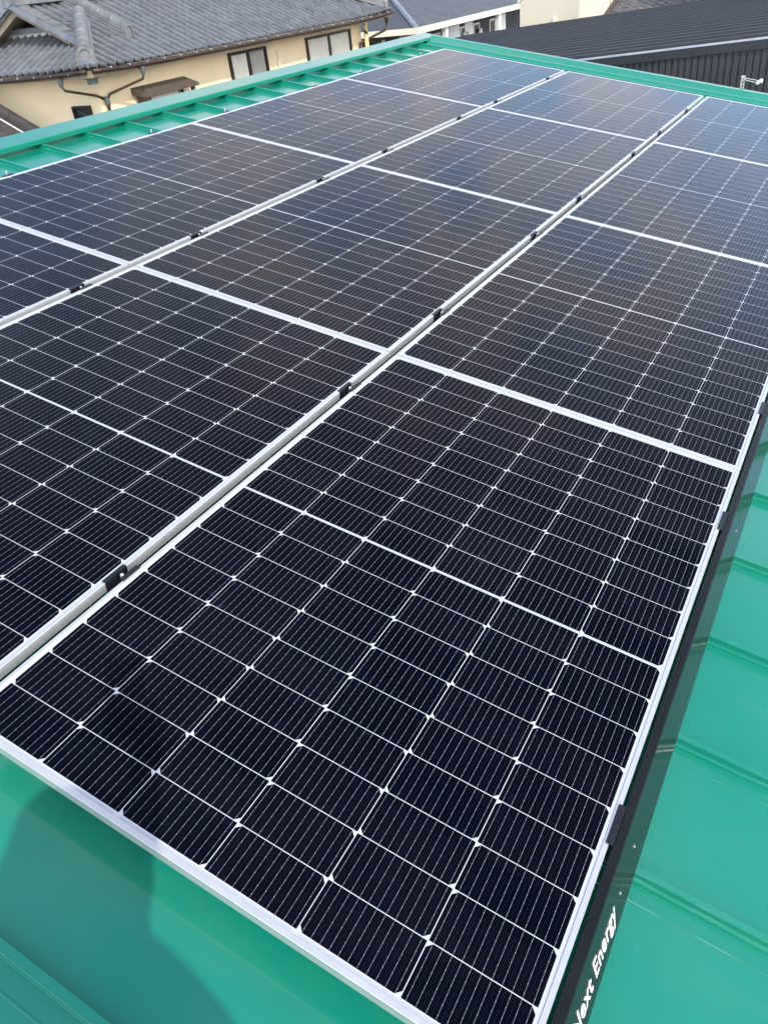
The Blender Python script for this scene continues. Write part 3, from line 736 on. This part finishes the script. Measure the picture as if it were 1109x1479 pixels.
# ------------------------------------------------------------------ slate roofed long building with a court
def slate_building():
    X, Y, Z = -15.89, 30.0, 5.40
    t = thing('slate_roof_building', (X, Y, 0), 'long building with smooth slate roof, cream gutter, white posts and wall lamps', 'building')
    SLT = mat('slate_grey_roof', (.066, .075, .090), .5, 0, .12, .9)
    DKW = mat('charcoal_wall', (.030, .030, .034), .7, 0, .2, 2)
    CREAM = mat('cream_gutter', (.70, .67, .56), .5, 0, .06, 2)
    sl_ = .45; d = 7.0
    b = B(); b.add([(X, Y, Z + .06), (X, Y + 30, Z + .06), (X - d, Y + 30, Z + .06 + d * sl_), (X - d, Y + d, Z + .06 + d * sl_), (X - 28, Y, Z + .06), (X - 28, Y + d, Z + .06 + d * sl_)],
                  [(0, 1, 2, 3), (0, 3, 5, 4)])
    part('roof', b, SLT, t, fix=False)
    b = B().tube([(X, Y, Z + .09), (X - d, Y + d, Z + .09 + d * sl_)], .10, 8)
    part('valley_flashing', b, mat('pale_blue_flashing', (.26, .31, .36), .4, .3), t)
    b = B(); b.box(X - .02, X + .14, Y - .14, Y + 30, Z - .10, Z + .10); b.box(X - 28, X - .02, Y - .14, Y + .02, Z - .10, Z + .10)
    part('gutter', b, CREAM, t)
    wx = X - .9
    b = B().box(wx - .2, wx, Y + .9, Y + 30, 0, Z); b.box(X - 28, wx - .2, Y + .9, Y + 1.1, 0, Z)
    part('wall', b, DKW, t)
    for y in (Y + 2.55, Y + 8.05):
        part('post', B().box(X - .14, X + .03, y - .14, y + .14, 0, Z - .10), WHITEP, t)
    part('post', B().box(X - 6, X - 5.7, Y - .05, Y + .2, 0, Z - .1), WHITEP, t)
    for ya, yb, col in ((Y + 4.55, Y + 5.6, 1), (Y + 6.15, Y + 7.0, 1), (Y + 10.1, Y + 10.8, 1)):
        part('white_panel', B().box(wx + .01, wx + .06, ya, yb, 2.0, Z - .25), WHITEP, t)
    for ya in (Y + 3.05, Y + 5.7, Y + 7.1, Y + 8.9):
        o = part('window', B().box(wx + .01, wx + .05, ya, ya + .06, 3.2, Z - .35).box(wx + .01, wx + .05, ya + .60, ya + .66, 3.2, Z - .35).box(wx + .01, wx + .05, ya + .06, ya + .60, Z - .41, Z - .35), WHITEP, t)
        part('pane', B().box(wx + .012, wx + .02, ya + .06, ya + .60, 3.2, Z - .41), PANE, o)
    def lamp(p, nrm):
        b = B().tube([p, p + nrm * .06, p + nrm * .10 + Vector((0, 0, -.02)), p + nrm * .10 + Vector((0, 0, -.16)), p + nrm * .10 + Vector((0, 0, -.22))], [.05, .06, .10, .12, .05], 12)
        part('wall_lamp', b, WHITEP, t, smooth=True)
    for y in (Y + 4.15, Y + 5.9, Y + 6.30, Y + 7.65, Y + 9.75):
        lamp(Vector((wx + .01, y, Z - .62)), Vector((1, 0, 0)))
    lamp(Vector((X - 1.9, Y + .89, Z - .30)), Vector((0, -1, 0))); lamp(Vector((X - .75, Y + .3, Z - .20)), Vector((0, -1, 0)))
slate_building()

def beige_block():
    c = (-7.71, 24.0)
    t = thing('beige_block', (c[0], c[1], 0), 'plain cream coloured block with one sharp corner behind the charcoal roof', 'building')
    m = mat('cream_panel_wall', (.66, .61, .49), .75, 0, .05, .8)
    b = B().add([(c[0] - 1.70, 24, 0), (c[0], 24, 0), (c[0], 34, 0), (c[0] - 1.70, 34, 0), (c[0] - 1.70, 24, 6.24), (c[0], 24, 7.9), (c[0], 34, 7.9), (c[0] - 1.70, 34, 6.24)],
                [(0, 1, 5, 4), (1, 2, 6, 5), (2, 3, 7, 6), (3, 0, 4, 7), (4, 5, 6, 7)])
    part('wall', b, m, t)
    tr = mat('white_roof_trim', (.75, .74, .68), .5)
    part('roof_trim', B().prism([(c[0] - 1.76, 23.96, 6.20), (c[0] + .03, 23.96, 7.93), (c[0] + .03, 23.96, 7.99), (c[0] - 1.76, 23.96, 6.27)], (0, 10.1, 0)), tr, t)
    b = B().box(c[0] - .72, c[0] - .62, 23.93, 24 - .002, 5.70, 5.82)
    part('wall_lamp', b, WHITEP, t)
    b = B().tube([(c[0] + .03, 26.9, 0), (c[0] + .03, 26.9, 7.8)], .025, 8).tube([(c[0] + .03, 28.4, 0), (c[0] + .03, 28.4, 7.8)], .025, 8)
    part('wall_pipes', b, m, t)
beige_block()

def brown_tile_house():
    t = thing('brown_tiled_house', (-4.6, 21.5, 0), 'low house with dark brown tile roof peeping above the charcoal roof edge', 'house')
    x0, x1, ye, ze, k = -5.75, 2.0, 19.5, 5.85, .30
    cs = 1 / math.hypot(1, k)
    f = lambda a, u, h: (x0 + a, ye + u * cs - h * k * cs, ze + u * cs * k + h * cs)
    b = tile_field(B(), f, int((x1 - x0) / TW), 28, lambda a, u: True, sub=4)
    part('roof', b, tile_mat('dark_brown_tile', (.05, .046, .044), (.16, .15, .145)), t, fix=False)
    b = B(); b.prism([f(-.05, -.05, -.04), f(-.05, 4.75, -.04), f(-.05, 4.75, .09), f(-.05, -.05, .09)], (.10, 0, 0))
    part('verge', b, WOOD, t)
    b = B().prism([(x0 + .3, ye + .5, 0), (x1 - .3, ye + .5, 0), (x1 - .3, ye + .5, ze + .05), (x0 + .3, ye + .5, ze + .05)], (0, 4.0, 0))
    part('wall', b, WALL, t)
brown_tile_house()

def white_house():
    t = thing('white_walled_house', (-1.2, 20.5, 0), 'white walled house with dark red gable panel at the top right edge', 'house')
    b = B().box(-3.35, 1.5, 19.0, 19.35, 0, 6.30); part('parapet', b, WHITEP, t)
    b = B().box(-3.30, 1.5, 19.4, 24, 0, 8.2); part('wall', b, WHITEP, t)
    b = B().box(-3.25, -2.75, 19.36, 19.395, 6.2, 7.6); part('red_panel', b, mat('dark_red_board', (.16, .04, .035), .6), t)
    b = B().box(-2.74, -2.35, 19.36, 19.396, 6.2, 7.6); part('window', b, PANE, t)
white_house()

# ------------------------------------------------------------------ the photographer, standing on the roof behind the camera
def skin(name, nodes, edges, m, parent, root=0, sub=2):
    me = bpy.data.meshes.new(name); me.from_pydata([tuple(n[0]) for n in nodes], edges, [])
    o = bpy.data.objects.new(name, me); COL.objects.link(o); o.parent = parent
    o.modifiers.new('skin', 'SKIN')
    if not me.skin_vertices: me.attributes.new('skin', 'FLOAT', 'POINT')
    for i, n in enumerate(nodes):
        r = n[1]; r = r if isinstance(r, tuple) else (r, r)
        me.skin_vertices[0].data[i].radius = r; me.skin_vertices[0].data[i].use_root = (i == root)
    md = o.modifiers.new('smooth', 'SUBSURF'); md.levels = sub; md.render_levels = sub
    me.materials.append(m); o.modifiers['skin'].use_smooth_shade = True
    return o
def photographer():
    f2 = Vector((.10, .995, 0)); r2 = Vector((.995, -.10, 0)); U = Vector((0, 0, 1))
    base = RW(.02, -.80, -.125); base = Vector((.485, -.81, RW(.485, -.81, -.125).z))
    t = thing('person', base, 'person in dark work jacket and white hard hat added for its shadow, holding out a phone', 'person')
    P = lambda a, b, c: r2 * a + f2 * b + U * c
    fl = lambda a, b: RW((base + P(a, b, 0)).x, 0, -.125).z - base.z
    ph = Vector((.155, -.39, 7.274)) - fwd * .016 - base
    SK = mat('skin', (.50, .32, .23), .55, 0, .08, 14); JK = mat('dark_work_jacket', (.035, .045, .065), .85, 0, .2, 12, .3, 200)
    TR = mat('grey_work_trousers', (.09, .09, .095), .85, 0, .2, 12, .3, 200); HR = mat('black_hair', (.012, .010, .009), .5, 0, .3, 60)
    SH = mat('black_shoe', (.02, .02, .02), .6); EY = mat('eye', (.03, .02, .02), .1)
    n = []; e = []
    def nd(p, r, q=None):
        n.append((p, r)); i = len(n) - 1
        if q is not None: e.append((q, i))
        return i
    pel = nd(P(0, 0, .92), (.15, .11)); sp = nd(P(0, .01, 1.12), (.13, .10), pel); ch = nd(P(0, .01, 1.30), (.16, .11), sp)
    nk = nd(P(0, .01, 1.43), (.058, .058), ch); hb = nd(P(0, .035, 1.50), (.070, .082), nk); hd = nd(P(0, .04, 1.58), (.078, .092), hb); ht = nd(P(0, .03, 1.655), (.055, .068), hd)
    nose = nd(P(0, .135, 1.565), .014, hd)
    for s_ in (-1, 1):
        ear = nd(P(.080 * s_, .02, 1.575), (.012, .020), hd)
        sh = nd(P(.185 * s_, .0, 1.385), .062, ch)
        if s_ < 0:                                   # left arm reaches out to the phone
            el = nd(P(-.27, .12, 1.16), .044, sh); hp = ph + r2 * .080; ax, ay, az = r2, -f2, U
        else:                                        # right arm hangs down
            el = nd(P(.245, -.01, 1.09), .044, sh); hp = base * 0 + P(.262, .05, .80); ax, ay, az = r2, -f2, U
        if s_ < 0:
            wr = nd(hp - f2 * .045 - U * .085, .029, el); pm = nd(hp - f2 * .022 - U * .035, (.036, .020), wr)
            for k in range(4):
                z0 = .022 - k * .021; ln = (.92, 1.0, .95, .78)[k]
                a = nd(hp + r2 * .006 - f2 * .012 + U * z0, .0095, pm); b_ = nd(hp + r2 * .010 + f2 * .006 + U * (z0 + .003), .009, a)
                c = nd(hp + r2 * (.010 - .016 * ln) + f2 * .010 + U * (z0 + .004), .0085, b_)
            a = nd(hp - r2 * .014 - f2 * .026 - U * .018, .0115, pm); nd(hp - r2 * .032 - f2 * .022 + U * .012, .009, a)
        else:
            wr = nd(hp + U * .055, .028, el); pm = nd(hp - U * .02, (.020, .036), wr)
            for k in range(4):
                y0 = -.030 + k * .020; ln = (.78, .95, 1.0, .92)[k]
                a = nd(hp + f2 * y0 - U * .065, .0095, pm); b_ = nd(hp + f2 * (y0 + .004) - r2 * .006 - U * (.065 + .034 * ln), .0088, a)
                c = nd(hp + f2 * (y0 + .004) - r2 * .022 - U * (.065 + .058 * ln), .008, b_)
            a = nd(hp + f2 * .044 - U * .010, .011, pm); nd(hp + f2 * .054 - r2 * .008 - U * .042, .009, a)
        hip = nd(P(.095 * s_, 0, .84), .085, pel); kn = nd(P(.11 * s_, .015, .48), .056, hip); an = nd(P(.12 * s_, -.02, .10 + fl(.12 * s_, 0)), .038, kn)
        nd(P(.13 * s_, .13, .035 + fl(.13 * s_, .13)), (.038, .026), an)
    skin('body', n, e, SK, t)
    n2 = []; e2 = []
    def nd2(p, r, q=None):
        n2.append((p, r)); i = len(n2) - 1
        if q is not None: e2.append((q, i))
        return i
    a = nd2(P(0, 0, .84), (.180, .135)); b_ = nd2(P(0, .0, 1.10), (.165, .125), a); c = nd2(P(0, .01, 1.30), (.190, .135), b_); d = nd2(P(0, .005, 1.42), (.085, .082), c)
    for s_ in (-1, 1):
        x = nd2(P(.20 * s_, 0, 1.375), .080, c)
        if s_ < 0: y = nd2(P(-.272, .118, 1.16), .060, x); nd2(ph + r2 * .078 - f2 * .06 - U * .115, .042, y)
        else: y = nd2(P(.248, -.01, 1.09), .060, x); nd2(P(.262, .045, .885), .045, y)
    skin('jacket', n2, e2, JK, t)
    n2 = []; e2 = []
    a = nd2(P(0, 0, .93), (.165, .125))
    for s_ in (-1, 1):
        x = nd2(P(.095 * s_, 0, .82), .102, a); y = nd2(P(.112 * s_, .012, .48), .076, x); nd2(P(.121 * s_, -.015, .12 + fl(.12 * s_, 0)), .064, y)
    skin('trousers', n2, e2, TR, t)
    for s_ in (-1, 1):
        z0 = fl(.125 * s_, .05)
        b = B().loft([[base + P(.125 * s_ + w_ * q, yy, z0 + z_) for q, z_ in ((-1, .003), (-1, h_ * .6), (-.6, h_), (.6, h_), (1, h_ * .6), (1, .003))] for yy, w_, h_ in ((-.09, .036, .085), (-.02, .043, .10), (.08, .048, .07), (.15, .046, .055), (.19, .028, .035))], closed=True, caps=True)
        part('shoe', b, SH, t, smooth=True)
        part('eye', B().tube([base + P(.032 * s_, .108, 1.592), base + P(.032 * s_, .122, 1.592), base + P(.032 * s_, .128, 1.592)], [.012, .012, .004], 10), EY, t, smooth=True)
    part('mouth', B().tube([base + P(-.022, .118, 1.525), base + P(0, .128, 1.523), base + P(.022, .118, 1.525)], .006, 8), mat('lips', (.38, .17, .14), .5), t, smooth=True)
    rows = []
    for i in range(9):
        th = math.pi * .56 * i / 8; r = []
        for j in range(20):
            al = 2 * math.pi * j / 20; cut = th if math.sin(al) < .35 else th * .62
            r.append(base + P(.092 * math.sin(cut) * math.cos(al), .020 + .112 * math.sin(cut) * math.sin(al), 1.592 + .112 * math.cos(cut)))
        rows.append(r)
    part('hair', B().loft(rows, closed=True), HR, t, smooth=True)
    rows = []
    for q, z_ in ((.150, 1.615), (.153, 1.622), (.125, 1.635), (.118, 1.68), (.095, 1.725), (.05, 1.752), (.004, 1.760)):
        rows.append([base + P(q * .95 * math.cos(2 * math.pi * j / 24), .015 + q * math.sin(2 * math.pi * j / 24) * .92, z_) for j in range(24)])
    part('added_hard_hat', B().loft(rows, closed=True, caps=True), WHITEP, t, smooth=True)  # hat is added, its brim sized to widen the head's shadow on the roof
    o = part('phone', B().box(-.038, .038, -.076, .076, -.004, .004, Matrix.Translation(ph + base) @ camo.matrix_world.to_3x3().to_4x4()), mat('black_phone', (.02, .02, .022), .25), None, bevel=.003)
    tag(o, 'black phone held out in the left hand of the person', 'phone')
photographer()

def distant_house():
    t = thing('distant_house', (-27, 16, 0), 'grey roofed house further away behind the tiled roof at the left', 'house')
    b = B().prism([(-22, 8, 0), (-22, 30, 0), (-22, 30, 7.6), (-22, 8, 7.6)], (-9, 0, 0)); part('wall', b, WALL, t)
    b = B().prism([(-21.4, 7.4, 7.45), (-26.5, 7.4, 9.75), (-31.6, 7.4, 7.45)], (0, 23.2, 0)); part('roof', b, RTILE, t)
distant_house()
